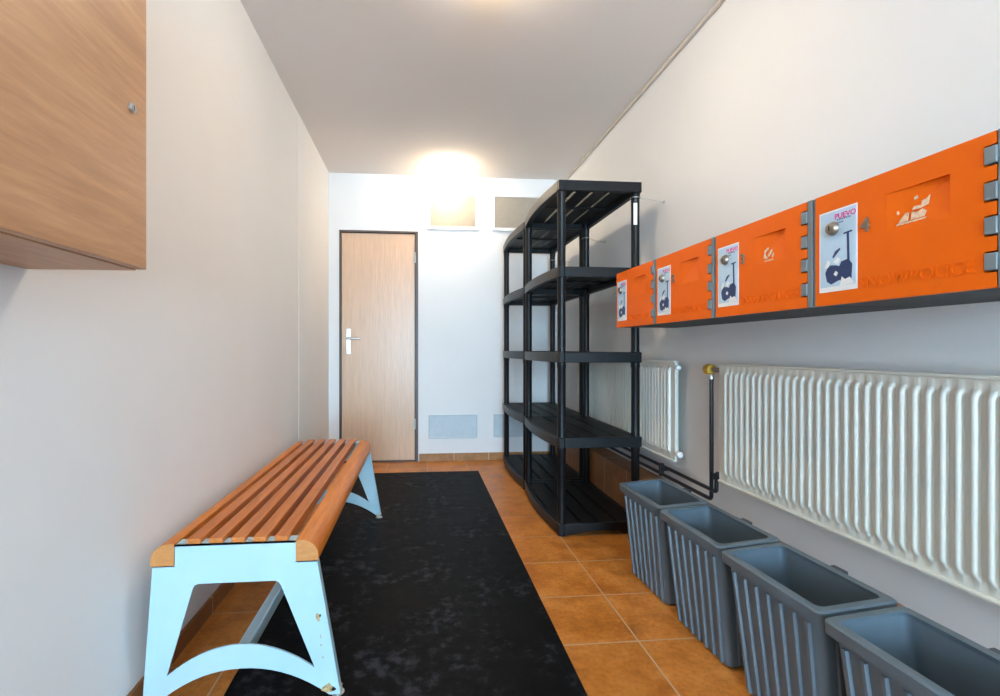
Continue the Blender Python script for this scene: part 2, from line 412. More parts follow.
# ------------------------------------------------------------------ black shelving
PXL, PXR = 0.747, 1.140
UL = 0.82                    # length of a unit
def shelving(label, y0):
    # local frame: x 0 = front post line, y 0 = near end, z 0 = floor
    t = thing('shelving_unit', label, 'shelf', (PXL, y0, 0), group='black plastic shelving units')
    W = PXR - PXL
    pr = 0.0215
    tiers = (1.852, 1.402, 0.957, 0.512, 0.066)
    ypn, ypf = 0.031, UL - 0.031
    for i, zt in enumerate(tiers):
        d = MB()
        x0, x1 = -0.026, W + 0.026
        th = 0.054
        bow = 0.030
        n = 16
        front = [(x0 - bow * math.sin(PI * k / n) ** 0.9 if 0 < k < n else x0, UL * k / n) for k in range(n + 1)]
        zb = zt - th
        # bowed front rim as a strip of constant depth
        inner = [(p[0] + 0.030, p[1]) for p in front]
        for k in range(n):
            a, b_, c, e = front[k], front[k + 1], inner[k + 1], inner[k]
            d.add([(a[0], a[1], zb), (b_[0], b_[1], zb), (c[0], c[1], zb), (e[0], e[1], zb),
                   (a[0], a[1], zt), (b_[0], b_[1], zt), (c[0], c[1], zt), (e[0], e[1], zt)],
                  [(0, 3, 2, 1), (4, 5, 6, 7), (0, 1, 5, 4), (2, 3, 7, 6)] + ([(0, 4, 7, 3)] if k == 0 else []) + ([(1, 2, 6, 5)] if k == n - 1 else []))
        # end rims: arched along their underside on the lowest tier
        for (ya, yb) in ((0.0, 0.028), (UL - 0.028, UL)):
            if i == 4:
                m_ = 10
                pts = [(x0 + 0.03, zt), (x0 + 0.03, zb)] + [(x0 + 0.07 + (x1 - x0 - 0.11) * k / m_, zb + 0.013 * math.sin(PI * k / m_)) for k in range(m_ + 1)] + [(x1, zb), (x1, zt)]
                d.prism(pts, ya, yb, 'y')
            else:
                d.box(x0 + 0.03, x1, ya, yb, zb, zt)
        d.box(x1 - 0.028, x1, 0.028, UL - 0.028, zb, zt)
        for xi in (0.0, W):
            for yi in (ypn, ypf):
                d.lathe([(0.0265, zb - 0.001), (0.0275, zb + 0.003), (0.0275, zt - 0.003), (0.0255, zt + 0.001)], (xi + (-0.004 if xi == 0 else 0.004), yi, 0), 20)
        d.build('tier_frame', M['plastic_black'], t, bevel=0.003)
        # deck boards with slots between them, thin ribs below
        k_ = MB()
        edges = [x0 + 0.030, x0 + 0.125, x0 + 0.222, x0 + 0.319, x1 - 0.028]
        gap = 0.0075
        for j in range(4):
            a, b_ = edges[j] + (gap if j else -0.02), edges[j + 1] - (gap if j < 3 else 0)
            k_.box(a, b_, 0.028, UL - 0.028, zt - 0.020, zt - 0.003)
        for yy in (UL * 0.5,):
            k_.box(edges[0], edges[4], yy - 0.012, yy + 0.012, zt - 0.030, zt - 0.0205)
        k_.build('tier_deck', M['shelf_deck'], t)
        # clipped corners around the posts
    for xi in (0.0, W):
        for yi in (ypn, ypf):
            sx = -0.004 if xi == 0 else 0.004
            p = MB()
            path = []; rr = []
            for a, b_ in ((tiers[4], tiers[3]), (tiers[3], tiers[2]), (tiers[2], tiers[1]), (tiers[1], tiers[0])):
                lo = a - 0.054 if a == tiers[4] else a
                hi = b_ - 0.054
                path += [(xi + sx, yi, lo), (xi + sx, yi, lo + 0.02), (xi + sx, yi, hi - 0.03), (xi + sx, yi, hi - 0.025), (xi + sx, yi, hi)]
                rr += [0.0225, pr, pr, 0.0235, 0.0235]
            path.append((xi + sx, yi, tiers[0] - 0.004)); rr.append(0.0235)
            path[0] = (xi + sx, yi, 0.0)
            # keep one straight tube, radius steps at the collars
            q = []; qr = []
            for P_, r_ in zip(path, rr):
                if q and abs(q[-1][2] - P_[2]) < 1e-6: P_ = (P_[0], P_[1], P_[2] + 1e-4)
                q.append(P_); qr.append(r_)
            p.tube(q, qr, 18)
            p.build('post', M['plastic_black'], t, smooth=True)
    return t
YS0 = 2.438
u1 = shelving('black plastic five tier shelving unit standing closer to the orange lockers', YS0)
u2 = dup(u1, (PXL, YS0 + UL + 0.016, 0), 'black plastic five tier shelving unit standing against the end wall')
# price tag on the near right post
o = MB().box(0, 0.020, -0.0012, 0, 0, 0.115).build('paper_tag', M['tag'], u1)
o.location = (PXR - PXL - 0.016, 0.031 - 0.0230, 1.628)

def wire(label, yp_, zp, yw, zw):
    xp = PXR + 0.004
    t = MB()
    r = 0.0258
    loop = [(xp + r * math.cos(a), yp_ + r * math.sin(a), zp) for a in [2 * PI * k / 20 for k in range(21)]]
    t.tube(loop, 0.0022, 8)
    t.tube([loop[0], (xp + 0.06, (yp_ + yw) / 2, zp - 0.003), (XR - 0.012, yw, zw), (XR, yw, zw)], 0.0016, 8)
    t.tube([loop[0], (xp + 0.07, (yp_ + yw) / 2, zp - 0.016), (XR - 0.012, yw, zw - 0.002), (XR - 0.001, yw, zw - 0.002)], 0.0013, 8)
    t.lathe([(0.008, -0.004), (0.008, 0.0)], (XR, yw, zw), 14, 'x')
    return tag(t.build('tie_wire', M['zinc'], None, smooth=True), label, 'wire', 'tie wires holding the shelving')
wire('thin wire tying the shelf post with the paper tag to the wall', YS0 + 0.031, 1.775, 2.46, 1.757)
wire('thin wire tying the adjoining middle shelf posts to the wall', YS0 + UL - 0.031, 1.735, YS0 + UL + 0.02, 1.725)
wire('thin wire tying the farthest shelf post to the wall by the end wall', YS0 + 2 * UL - 0.015, 1.735, YS0 + 2 * UL + 0.0, 1.725)

# ------------------------------------------------------------------ radiators
RXF = 1.225
def radiator(label, y_near, y_far, z0, z1, valve_far):
    L_ = y_far - y_near
    t = thing('radiator', label, 'radiator', (RXF, y_near, z0), group='white panel radiators')
    H = z1 - z0
    pitch = 0.0324
    n = int((L_ - 0.04) / pitch); m0 = (L_ - n * pitch) / 2
    prof = [(0.0, 0.0), (0.20, 0.0), (0.26, -0.0050), (0.32, -0.0095), (0.42, -0.0115), (0.58, -0.0115), (0.68, -0.0095), (0.74, -0.0050), (0.80, 0.0)]
    ys = [0.0]; ds = [0.0]
    for i in range(n):
        for s_, d_ in prof: ys.append(m0 + (i + s_) * pitch); ds.append(d_)
    ys.append(L_); ds.append(0.0)
    zs = [(0.0, 0.0), (0.026, 0.0), (0.033, 0.45), (0.041, 0.85), (0.050, 1.0), (H - 0.048, 1.0), (H - 0.040, 0.85), (H - 0.032, 0.45), (H - 0.026, 0.0), (H, 0.0)]
    f = MB()
    vs = [(0.0115 + d_ * w_, y, z) for z, w_ in zs for y, d_ in zip(ys, ds)]
    nn = len(ys)
    fs = [(r * nn + c, r * nn + c + 1, (r + 1) * nn + c + 1, (r + 1) * nn + c) for r in range(len(zs) - 1) for c in range(nn - 1)]
    # close the panel behind
    k = len(vs)
    vs += [(0.020, 0, 0), (0.020, L_, 0), (0.020, L_, H), (0.020, 0, H)]
    a, b_, c_, d_ = 0, nn - 1, len(zs) * nn - 1, (len(zs) - 1) * nn
    fs += [(k, k + 3, k + 2, k + 1)]
    vs2 = [(0.0115, 0, 0), (0.0115, L_, 0), (0.0115, L_, H), (0.0115, 0, H), (0.020, 0, 0), (0.020, L_, 0), (0.020, L_, H), (0.020, 0, H)]
    f.add(vs, fs)
    f.add(vs2, [(0, 1, 5, 4), (2, 3, 7, 6), (1, 2, 6, 5), (3, 0, 4, 7)])
    f.build('front_panel', M['rad'], t, smooth=True, fix=True)
    # welded rim along the top and bottom edge
    e = MB()
    e.box(0.004, 0.024, 0, L_, H - 0.004, H + 0.006).box(0.004, 0.024, 0, L_, -0.006, 0.004)
    e.build('edge_rim', M['rad'], t, bevel=0.003)
    bk = MB().box(0.028, 0.040, 0.02, L_ - 0.02, 0.01, H - 0.01)
    nfin = int((L_ - 0.05) / 0.05)
    for i in range(nfin): bk.box(0.0202, 0.028, 0.03 + i * 0.05, 0.032 + i * 0.05, 0.03, H - 0.03)
    bk.build('back_panel', M['rad'], t)
    for yy in (0.18, L_ - 0.18):
        MB().box(0.040, XR - RXF - 0.0005, yy - 0.02, yy + 0.02, 0.06, H - 0.06).build('bracket', M['rad'], t, bevel=0.002)
    return t
rn = radiator('long cream ribbed radiator under the orange lockers', 0.30, 1.890, 0.431, 0.911, True)
rf = radiator('shorter cream ribbed radiator on the wall behind the black shelving', 2.236, 3.70, 0.431, 0.911, False)
# plugs and lock valve on the near end of the far radiator
MB().lathe([(0.009, 0.0), (0.009, -0.010), (0.012, -0.010), (0.012, -0.020), (0.008, -0.023)], (0.02, 0.0, 0.452), 18, 'y').build('bleed_plug', M['white_plastic'], rf, smooth=True)
v = MB().lathe([(0.010, 0.0), (0.010, -0.010), (0.014, -0.010), (0.014, -0.034), (0.009, -0.038)], (0.02, 0.0, 0.035), 18, 'y')
v.build('lock_valve', M['white_plastic'], rf, smooth=True)

# heating pipes
px_ = XR - 0.035
yv = on_x(711, RXF + 0.02)
zl, zu = 0.330, 0.372
yv2 = yv
def arc(path_pts, r=0.02):       # round the corners of a polyline
    out = [Vector(path_pts[0])]
    for i in range(1, len(path_pts) - 1):
        p, a, b_ = Vector(path_pts[i]), Vector(path_pts[i - 1]), Vector(path_pts[i + 1])
        u, w_ = (a - p).normalized(), (b_ - p).normalized()
        for k in range(6):
            s_ = k / 5
            out.append((p + u * r) * (1 - s_) ** 2 + p * 2 * s_ * (1 - s_) + (p + w_ * r) * s_ ** 2)
    out.append(Vector(path_pts[-1]))
    return out
xv = RXF + 0.022
hp = thing('heating_pipe', 'pair of black heating pipes clipped together and rising beside the long radiator', 'pipe', (xv, yv, zl))
def off(pts): return [(p[0] - xv, p[1] - yv, p[2] - zl) for p in pts]
MB().tube(off(arc([(xv, 3.95, zl), (xv, yv, zl), (xv, yv, 0.872)])), 0.0085, 14).build('pipe', M['pipe'], hp, smooth=True)
c = MB(); c.box(-0.011, 0.011, 0.420, 0.436, -0.012, 0.054); c.box(0.011, XR - xv - 0.0005, 0.423, 0.433, 0.014, 0.026)
c.build('pipe_clip', M['pipe'], hp, bevel=0.002)
MB().lathe([(0.0115, 0.515), (0.0115, 0.535), (0.008, 0.54)], (0, 0, -0.0), 18).build('collar', M['steel'], hp, smooth=True)
def off2(pts): return [(p[0] - xv, p[1] - yv, p[2] - zl) for p in pts]
MB().tube(off2(arc([(xv, 3.95, zu), (xv, yv - 0.035, zu), (xv, yv - 0.035, 0.452), (xv, 1.892, 0.452)], 0.014)), 0.0085, 14).build('pipe', M['pipe'], hp, smooth=True)
MB().lathe([(0.014, -0.012), (0.014, 0.012)], (0, -0.035, 0.108), 16).build('union_nut', M['pipe'], hp, smooth=True)
vv = thing('radiator_valve', 'mustard yellow round valve cap atop the black vertical pipe', 'valve', (xv, yv, 0.872))
MB().lathe([(0.012, 0.0), (0.016, 0.004), (0.016, 0.022), (0.012, 0.026)], (0, 0, -0.004), 18).build('valve_body', M['valve'], vv, smooth=True)
MB().lathe([(0.012, -0.012), (0.021, -0.010), (0.023, -0.002), (0.023, 0.022), (0.019, 0.030), (0.006, 0.032)], (0, 0.005, 0.014), 20, 'y').build('valve_cap', M['valve'], vv, smooth=True)
MB().tube([(0, -0.006, 0.014), (0, 1.892 - yv, 0.014)], 0.0105, 14).build('union', M['brass'], vv, smooth=True)

# ------------------------------------------------------------------ bins
def bin_proto(label):
    # local: x 0 = outer rim side (towards the room), x W = wall side; y 0 = near end; z 0 = floor
    W, L_, H = 0.209, 0.347, 0.380
    t = thing('storage_bin', label, 'bin', (0, 0, 0), group='grey ribbed bins')
    def ring(x0, x1, y0, y1, r, z, n=5):
        pts = []
        for cx, cy, a0 in ((x1 - r, y1 - r, 0), (x0 + r, y1 - r, 90), (x0 + r, y0 + r, 180), (x1 - r, y0 + r, 270)):
            for k in range(n + 1):
                a = R(a0 + 90 * k / n); pts.append((cx + r * math.cos(a), cy + r * math.sin(a), z))
        return pts
    b = MB()
    def skin(rings):
        n = len(rings[0]); vs = [p for rg in rings for p in rg]; fs = []
        for i in range(len(rings) - 1):
            for k in range(n): fs.append((i * n + k, i * n + (k + 1) % n, (i + 1) * n + (k + 1) % n, (i + 1) * n + k))
        return vs, fs
    ti, tn = 0.016, 0.024        # taper: across, along
    bx0, bx1, by0, by1 = 0.011, W - 0.030, 0.010, L_ - 0.052
    tx0, tx1, ty0, ty1 = 0.012, W - 0.016, 0.014, L_ - 0.014
    th = 0.004
    rings = [ring(bx0 + 0.01, bx1 - 0.01, by0 + 0.01, by1 - 0.01, 0.014, 0.0), ring(bx0, bx1, by0, by1, 0.018, 0.008),
             ring(tx0, tx1, ty0, ty1, 0.020, H - 0.006),
             ring(tx0 + th, tx1 - th, ty0 + th, ty1 - th, 0.018, H - 0.006),
             ring(bx0 + th, bx1 - th, by0 + th, by1 - th, 0.016, 0.012)]
    vs, fs = skin(rings)
    n = len(rings[0])
    fs.append(tuple(range(n - 1, -1, -1))); fs.append(tuple(4 * n + k for k in range(n)))
    b.add(vs, fs)
    # ribs on both long sides and the two ends, lying on the tapered wall
    def rib(p0, p1, wdir, ndir, hw_=0.0075, d=0.0065):
        p0, p1, wdir, ndir = Vector(p0), Vector(p1), Vector(wdir), Vector(ndir)
        q = []
        for p in (p0, p1):
            q += [p - wdir * hw_ - ndir * 0.002, p - wdir * hw_ * 0.55 + ndir * d, p + wdir * hw_ * 0.55 + ndir * d, p + wdir * hw_ - ndir * 0.002]
        b.add(q, [(0, 1, 5, 4), (1, 2, 6, 5), (2, 3, 7, 6), (0, 3, 2, 1), (4, 5, 6, 7), (3, 0, 4, 7)])
    nr = 7
    for i in range(nr):
        s_ = (i + 0.75) / (nr + 0.5)
        yb = by0 + (by1 - by0) * s_; yt = ty0 + (ty1 - ty0) * s_
        rib((bx0, yb, 0.010), (tx0, yt, H - 0.045), (0, 1, 0), (-1, 0, 0))
        rib((bx1, yb, 0.010), (tx1, yt, H - 0.045), (0, 1, 0), (1, 0, 0))
    for i in range(3):
        s_ = (i + 0.9) / 3.8
        xb = bx0 + (bx1 - bx0) * s_; xt = tx0 + (tx1 - tx0) * s_
        rib((xb, by1, 0.010), (xt, ty1, H - 0.045), (1, 0, 0), (0, 1, 0), d=0.005)
        rib((xb, by0, 0.010), (xt, ty0, H - 0.045), (1, 0, 0), (0, -1, 0), d=0.005)
    b.build('bin_body', M['bin'], t, smooth=True)
    # rim: a flange with a turned down lip
    r_ = MB()
    rr = [ring(tx0 - 0.001, tx1 + 0.001, ty0 - 0.001, ty1 + 0.001, 0.02, H - 0.030), ring(0.0, W, 0.0, L_, 0.016, H - 0.030),
          ring(0.0, W, 0.0, L_, 0.016, H - 0.004), ring(0.004, W - 0.004, 0.004, L_ - 0.004, 0.014, H),
          ring(tx0 + th + 0.003, tx1 - th - 0.003, ty0 + th + 0.003, ty1 - th - 0.003, 0.016, H),
          ring(tx0 + th + 0.001, tx1 - th - 0.001, ty0 + th + 0.001, ty1 - th - 0.001, 0.018, H - 0.008)]
    vs, fs = skin(rr)
    n = len(rr[0])
    for k in range(n): fs.append((5 * n + k, 5 * n + (k + 1) % n, (k + 1) % n, k))
    r_.add(vs, fs)
    r_.build('bin_rim', M['bin'], t, smooth=True)
    cl = MB().box(W - 0.004, W + 0.014, L_ * 0.42, L_ * 0.54, H - 0.030, H - 0.001)
    cl.build('rim_clip', M['clip'], t, bevel=0.002)
    return t
BT = R(4.2)
def place_bin(o, x, y_near, rz):
    # leans a little towards the room: raised on its wall side
    o.rotation_euler = (0, -BT, rz) if False else Matrix.Rotation(rz, 3, 'Z').to_4x4().to_euler()
    m = Matrix.Translation((x, y_near, 0)) @ Matrix.Rotation(rz, 4, 'Z') @ Matrix.Translation((0.018, 0, 0)) @ Matrix.Rotation(-BT, 4, 'Y') @ Matrix.Translation((-0.018, 0, 0))
    o.matrix_basis = m
bl = ['grey ribbed bin farthest along the row beside the shelving', 'second grey ribbed bin in the row counted from the black shelving',
      'third grey ribbed bin in the row counted from the black shelving', 'grey ribbed bin cut off by the bottom corner of the photo']
b0 = bin_proto(bl[0])
BX, BY = 0.922, (1.732, 1.371, 1.010, 0.649)
place_bin(b0, BX, BY[0], R(1.8))
for i in (1, 2, 3):
    bi = dup(b0, (0, 0, 0), bl[i]); place_bin(bi, BX + 0.002 * i, BY[i], R(1.8))

# ------------------------------------------------------------------ orange lockers
FX, LZ0, LH, PITCH = 0.985, 1.079, 0.271, 0.4055
DT = 0.016                                   # thickness of a door
def locker(y_start, label, number):
    # built in local u (0 at the far edge, growing towards the viewer), v up, depth towards the wall
    t = thing('locker', label, 'locker', (FX, y_start, LZ0), group='orange wall lockers')
    def P(u, v, d): return (d, -u, v)
    W = PITCH
    body = MB()
    def bx(m, u0, u1, v0, v1, d0, d1):
        return m.box(d0, d1, -u1, -u0, v0, v1)
    dep = XR - FX - 0.001
    bx(body, 0.0015, W - 0.0015, 0.002, 0.010, DT + 0.002, dep)
    bx(body, 0.0015, W - 0.0015, LH - 0.010, LH - 0.002, DT + 0.002, dep)
    bx(body, 0.0015, 0.010, 0.010, LH - 0.010, DT + 0.002, dep)
    bx(body, W - 0.010, W - 0.0015, 0.010, LH - 0.010, DT + 0.002, dep)
    bx(body, 0.010, W - 0.010, 0.010, LH - 0.010, dep - 0.008, dep)
    body.build('locker_body', M['locker_body'], t, bevel=0.003)
    # door: cells with finger notches on the hinge side and a pocket for the hand
    strip = 0.024; fin = 0.017
    uD = W - strip - 0.002
    us = [0.001, 0.185, 0.307, uD - fin - 0.002, uD]
    fh = 0.030
    fc = [LH * f_ for f_ in (0.17, 0.40, 0.62, 0.85)]
    notch = [(c_ - fh / 2 - 0.0035, c_ + fh / 2 + 0.0035) for c_ in fc]
    pv0, pv1 = 0.140, 0.222
    vset = sorted({0.001, LH - 0.001, pv0, pv1} | {q for nn_ in notch for q in nn_})
    def inn(i, j):
        if i < 0 or j < 0 or i >= len(us) - 1 or j >= len(vset) - 1: return False
        vm = (vset[j] + vset[j + 1]) / 2
        if i == 3: return not any(a < vm < b_ for a, b_ in notch)
        return True
    def pocket(i, j):
        vm = (vset[j] + vset[j + 1]) / 2
        return i == 1 and pv0 < vm < pv1
    d = MB()
    for i in range(len(us) - 1):
        for j in range(len(vset) - 1):
            if not inn(i, j): continue
            a, b_, c_, e = us[i], us[i + 1], vset[j], vset[j + 1]
            if not pocket(i, j):
                d.add([P(a, c_, 0), P(b_, c_, 0), P(b_, e, 0), P(a, e, 0)], [(0, 1, 2, 3)])
            d.add([P(a, c_, DT), P(b_, c_, DT), P(b_, e, DT), P(a, e, DT)], [(0, 3, 2, 1)])
            for (ni, nj, p, q) in ((i - 1, j, (a, c_), (a, e)), (i + 1, j, (b_, e), (b_, c_)), (i, j - 1, (b_, c_), (a, c_)), (i, j + 1, (a, e), (b_, e))):
                if not inn(ni, nj):
                    d.add([P(*p, 0), P(*q, 0), P(*q, DT), P(*p, DT)], [(0, 1, 2, 3)])
    def pd(u, v):      # depth of the hand pocket
        su = (u - us[1]) / (us[2] - us[1]); sv = (v - pv0) / (pv1 - pv0)
        return 0.0095 * sv * (0.04 + 0.96 * su)
    q = [P(us[1], pv0, 0), P(us[2], pv0, 0), P(us[2], pv1, pd(us[2], pv1)), P(us[1], pv1, pd(us[1], pv1)), P(us[1], pv1, 0), P(us[2], pv1, 0)]
    d.add(q, [(0, 1, 2, 3), (3, 2, 5, 4), (0, 3, 4), (1, 5, 2)])
    bm = bmesh.new()
    me = bpy.data.meshes.new('door')
    me.from_pydata(d.v, [], d.f)
    bm.from_mesh(me); bmesh.ops.remove_doubles(bm, verts=bm.verts, dist=1e-5)
    bmesh.ops.recalc_face_normals(bm, faces=bm.faces)
    bm.to_mesh(me); bm.free(); me.materials.append(M['orange'])
    dr = bpy.data.objects.new('door', me); COL.objects.link(dr); dr.parent = t
    # hinge rail with four fingers
    h = MB()
    bx(h, uD + 0.002, W - 0.010, 0.0, LH, 0.000, DT + 0.0015)
    bx(h, W - 0.010, W - 0.0002, 0.0, LH, 0.004, DT + 0.0015)
    for c_ in fc: bx(h, uD - fin + 0.0005, uD + 0.002, c_ - fh / 2, c_ + fh / 2, -0.003, DT - 0.001)
    h.build('hinge_rail', M['locker_grey'], t, bevel=0.0012)
    # sticker
    su0, su1, sv0, sv1 = 0.0135, 0.117, 0.032, 0.226
    st = MB(); bx(st, su0, su1, sv0, sv1, -0.0006, 0.0); st = st.build('sticker', M['sticker_edge'], dr)
    s2 = MB(); bx(s2, su0 + 0.004, su1 - 0.004, sv0 + 0.012, sv1 - 0.004, -0.0010, -0.0006); s2.build('sticker_print', M['sticker'], dr)
    def poly(m, pts, d0, d1):
        m.prism([(-u, v) for u, v in pts], d0, d1, 'x')
    w_, h_ = su1 - su0, sv1 - sv0
    art = MB()
    def A(s_, r__): return (su0 + s_ * w_, sv0 + r__ * h_)
    # plain stand-in shapes for the printed picture
    poly(art, [A(*p) for p in ((0.17, 0.24), (0.22, 0.13), (0.34, 0.09), (0.55, 0.13), (0.66, 0.10), (0.86, 0.13), (0.88, 0.30), (0.78, 0.37), (0.60, 0.35), (0.55, 0.30), (0.44, 0.32), (0.30, 0.33), (0.22, 0.29))], -0.0013, -0.0010)
    poly(art, [A(*p) for p in ((0.36, 0.42), (0.44, 0.49), (0.56, 0.52), (0.58, 0.50), (0.40, 0.41))], -0.0013, -0.0010)
    poly(art, [A(*p) for p in ((0.77, 0.12), (0.83, 0.12), (0.80, 0.68), (0.74, 0.68))], -0.0015, -0.0013)
    poly(art, [A(*p) for p in ((0.66, 0.67), (0.88, 0.68), (0.88, 0.70), (0.66, 0.69))], -0.0015, -0.0013)
    art.build('sticker_picture', M['navy'], dr)
    wh = MB()
    poly(wh, [A(*p) for p in ((0.16, 0.30), (0.24, 0.40), (0.30, 0.37), (0.27, 0.31))], -0.0015, -0.0010)
    poly(wh, [A(*p) for p in ((0.38, 0.36), (0.50, 0.41), (0.58, 0.38), (0.50, 0.33))], -0.0015, -0.0010)
    poly(wh, [A(*p) for p in ((0.40, 0.21), (0.46, 0.25), (0.52, 0.22), (0.47, 0.18))], -0.0016, -0.0013)
    poly(wh, [A(*p) for p in ((0.56, 0.06), (0.62, 0.17), (0.70, 0.13), (0.82, 0.15), (0.94, 0.07))], -0.0017, -0.0015)
    wh.build('sticker_snow_patch', M['sticker_edge'], dr)
    rot = Matrix(((0, 0, -1), (-1, 0, 0), (0, 1, 0)))          # text x -> -y, text y -> z, text z -> -x
    def put(o, u, v, dd):
        o.matrix_basis = Matrix.Translation(P(u, v, dd)) @ rot.to_4x4()
    tx = lettering('sticker_wordmark', 'PUEVO', 0.018, M['pink'], dr, 0.0003, True); put(tx, su0 + w_ * 0.70, sv0 + h_ * 0.905, -0.0012)
    for k, (s_, ww) in enumerate(((0.855, 0.36), (0.82, 0.22))):
        ln = MB()
        for q_ in range(int(ww / 0.045)):
            bx(ln, su0 + w_ * (0.49 + q_ * 0.045), su0 + w_ * (0.49 + q_ * 0.045 + 0.030), sv0 + h_ * s_, sv0 + h_ * (s_ + 0.020), -0.0013, -0.0010)
        ln.build('sticker_small_print', M['ink'], dr)
    # cam lock
    lk = MB().lathe([(0.0165, -0.0005), (0.0165, -0.004), (0.0125, -0.011), (0.0085, -0.0125)], P(0.054, 0.182, 0), 24, 'x')
    lk = lk.build('lock', M['lock'], dr, smooth=True)
    ky = MB(); bx(ky, 0.0525, 0.0555, 0.176, 0.188, -0.0135, -0.0124); ky.build('keyhole', M['locker_body'], dr)
    if number:
        nb = lettering('number', number, 0.042, M['brass'], dr, 0.002, True); put(nb, 0.137, 0.168, -0.002)
    lt = lettering('raised_lettering', 'SNOWPOLICE', 0.0355, M['orange'], dr, 0.0009); put(lt, 0.235, 0.041, -0.0006)
    return t, dr, pd, P
def residue(dr, pd, P, blobs):
    m = MB()
    for pts in blobs:
        n = len(pts)
        vs = [P(u, v, pd(u, v) - 0.0005) for u, v in pts] + [P(u, v, pd(u, v) + 0.001) for u, v in pts]
        m.add(vs, [tuple(range(n))] + [(i, i + n, (i + 1) % n + n, (i + 1) % n) for i in range(n)])
    m.build('label_residue', M['residue'], dr)
lab = ['orange locker door at the far end by the black shelving', 'orange locker door numbered 2 with a clean hand pocket',
       'orange locker door numbered 3 with a small scrap of label', 'orange locker door numbered 4 closest to the viewer']
lk = []
Y4 = 1.119
for i in range(4):
    lk.append(locker(Y4 + (3 - i) * PITCH, lab[i], [None, '2', '3', '4'][i]))
residue(*lk[3][1:], [[(0.206, 0.149), (0.262, 0.151), (0.264, 0.154), (0.206, 0.1525)],
                     [(0.210, 0.153), (0.228, 0.155), (0.230, 0.171), (0.224, 0.172), (0.213, 0.160)],
                     [(0.234, 0.155), (0.260, 0.156), (0.263, 0.166), (0.256, 0.172), (0.245, 0.168), (0.236, 0.171)],
                     [(0.236, 0.174), (0.254, 0.174), (0.252, 0.180), (0.240, 0.181)],
                     [(0.253, 0.174), (0.266, 0.178), (0.268, 0.196), (0.262, 0.190), (0.254, 0.188)],
                     [(0.240, 0.193), (0.246, 0.196), (0.244, 0.202), (0.239, 0.199)], [(0.206, 0.172), (0.210, 0.173), (0.208, 0.180), (0.205, 0.178)]])
residue(*lk[2][1:], [[(0.224, 0.156), (0.236, 0.150), (0.240, 0.154), (0.231, 0.162), (0.231, 0.172), (0.242, 0.178), (0.240, 0.184), (0.226, 0.176)],
                     [(0.243, 0.156), (0.250, 0.162), (0.256, 0.174), (0.251, 0.175), (0.246, 0.168), (0.240, 0.160)], [(0.228, 0.144), (0.262, 0.145), (0.262, 0.148), (0.228, 0.147)],
                     [(0.258, 0.152), (0.263, 0.160), (0.259, 0.166), (0.255, 0.156)]])

# ------------------------------------------------------------------ wall cabinet
cz0, cz1, cxf = 1.131, 1.93, -0.545
cyf = on_x(146.5, cxf)
cyn = 0.26
cab = thing('wall_cabinet', 'beech wall cabinet with a small round lock on left wall', 'cabinet', (XL, cyn, cz0))
cd, cl_, ch = cxf - XL, cyf - cyn, cz1 - cz0
b = MB()
b.box(0.0005, cd - 0.020, 0, cl_, 0.0, 0.018).box(0.0005, cd - 0.020, 0, cl_, ch - 0.018, ch)
b.box(0.0005, cd - 0.020, 0, 0.018, 0.018, ch - 0.018).box(0.0005, cd - 0.020, cl_ - 0.018, cl_, 0.018, ch - 0.018)
b.box(0.0005, 0.008, 0.018, cl_ - 0.018, 0.018, ch - 0.018)
b.build('cabinet_body', M['cab'], cab, bevel=0.001)
dr = MB().box(cd - 0.018, cd, 0.0, cl_, 0.002, ch).build('cabinet_door', M['cab'], cab, bevel=0.0012)
ky_ = on_x(131, cxf) - cyn; kz_ = zz(108, cxf, on_x(131, cxf)) - cz0
MB().lathe([(0.0095, 0.0), (0.0095, 0.004), (0.0075, 0.006)], (cd, ky_, kz_), 20, 'x').build('lock', M['steel'], dr, smooth=True)
MB().box(cd + 0.0058, cd + 0.0066, ky_ - 0.001, ky_ + 0.001, kz_ - 0.005, kz_ + 0.005).build('keyhole', M['door_frame'], dr)

# ------------------------------------------------------------------ bench
BY0 = 1.37
def bp(px, py):
    X = on_y(px, BY0); return (X, zz(py, X, BY0))
xo = 0.004                 # keeps the back rail off the wall
P_ = {k: bp(*v) for k, v in dict(
    tl=(174.4, 545.6), tr=(295.5, 540.8), nl=(174.4, 566.5), nr=(296, 560), ol=(151.6, 567.2), orr=(318.6, 558.8),
    hl=(193.5, 584.2), hr=(277.5, 580.4), al=(166, 677.5), ar=(314.2, 666.7), au=(249.9, 643.9), ad=(249.9, 667.9), br=(337.6, 688.3)).items()}
xc_ = (P_['ol'][0] + P_['orr'][0]) / 2
# symmetric numbers about the bench axis
hwT = (P_['tr'][0] - P_['tl'][0]) / 2
hwO = (P_['orr'][0] - P_['ol'][0]) / 2 - 0.003
zt_ = (P_['tl'][1] + P_['tr'][1]) / 2
zn_ = (P_['nl'][1] + P_['nr'][1] + P_['ol'][1] + P_['orr'][1]) / 4
hwH = (P_['hr'][0] - P_['hl'][0]) / 2
zH = (P_['hl'][1] + P_['hr'][1]) / 2
hwA = (P_['ar'][0] - P_['al'][0]) / 2
zA = (P_['al'][1] + P_['ar'][1]) / 2
zU, zD = P_['au'][1], P_['ad'][1]
zF = 0.012
hwB = 0.262
print('bench', xc_, hwT, hwO, zt_, zn_, hwH, zH, hwA, zA, zU, zD, P_['br'])
BXC = XL + hwB + 0.0065
LEAN = 0.020
FAR = 1.46                 # distance of the far plate
bench = thing('bench', 'slatted wooden bench with pale blue steel ends against left wall', 'bench', (BXC, BY0, 0))
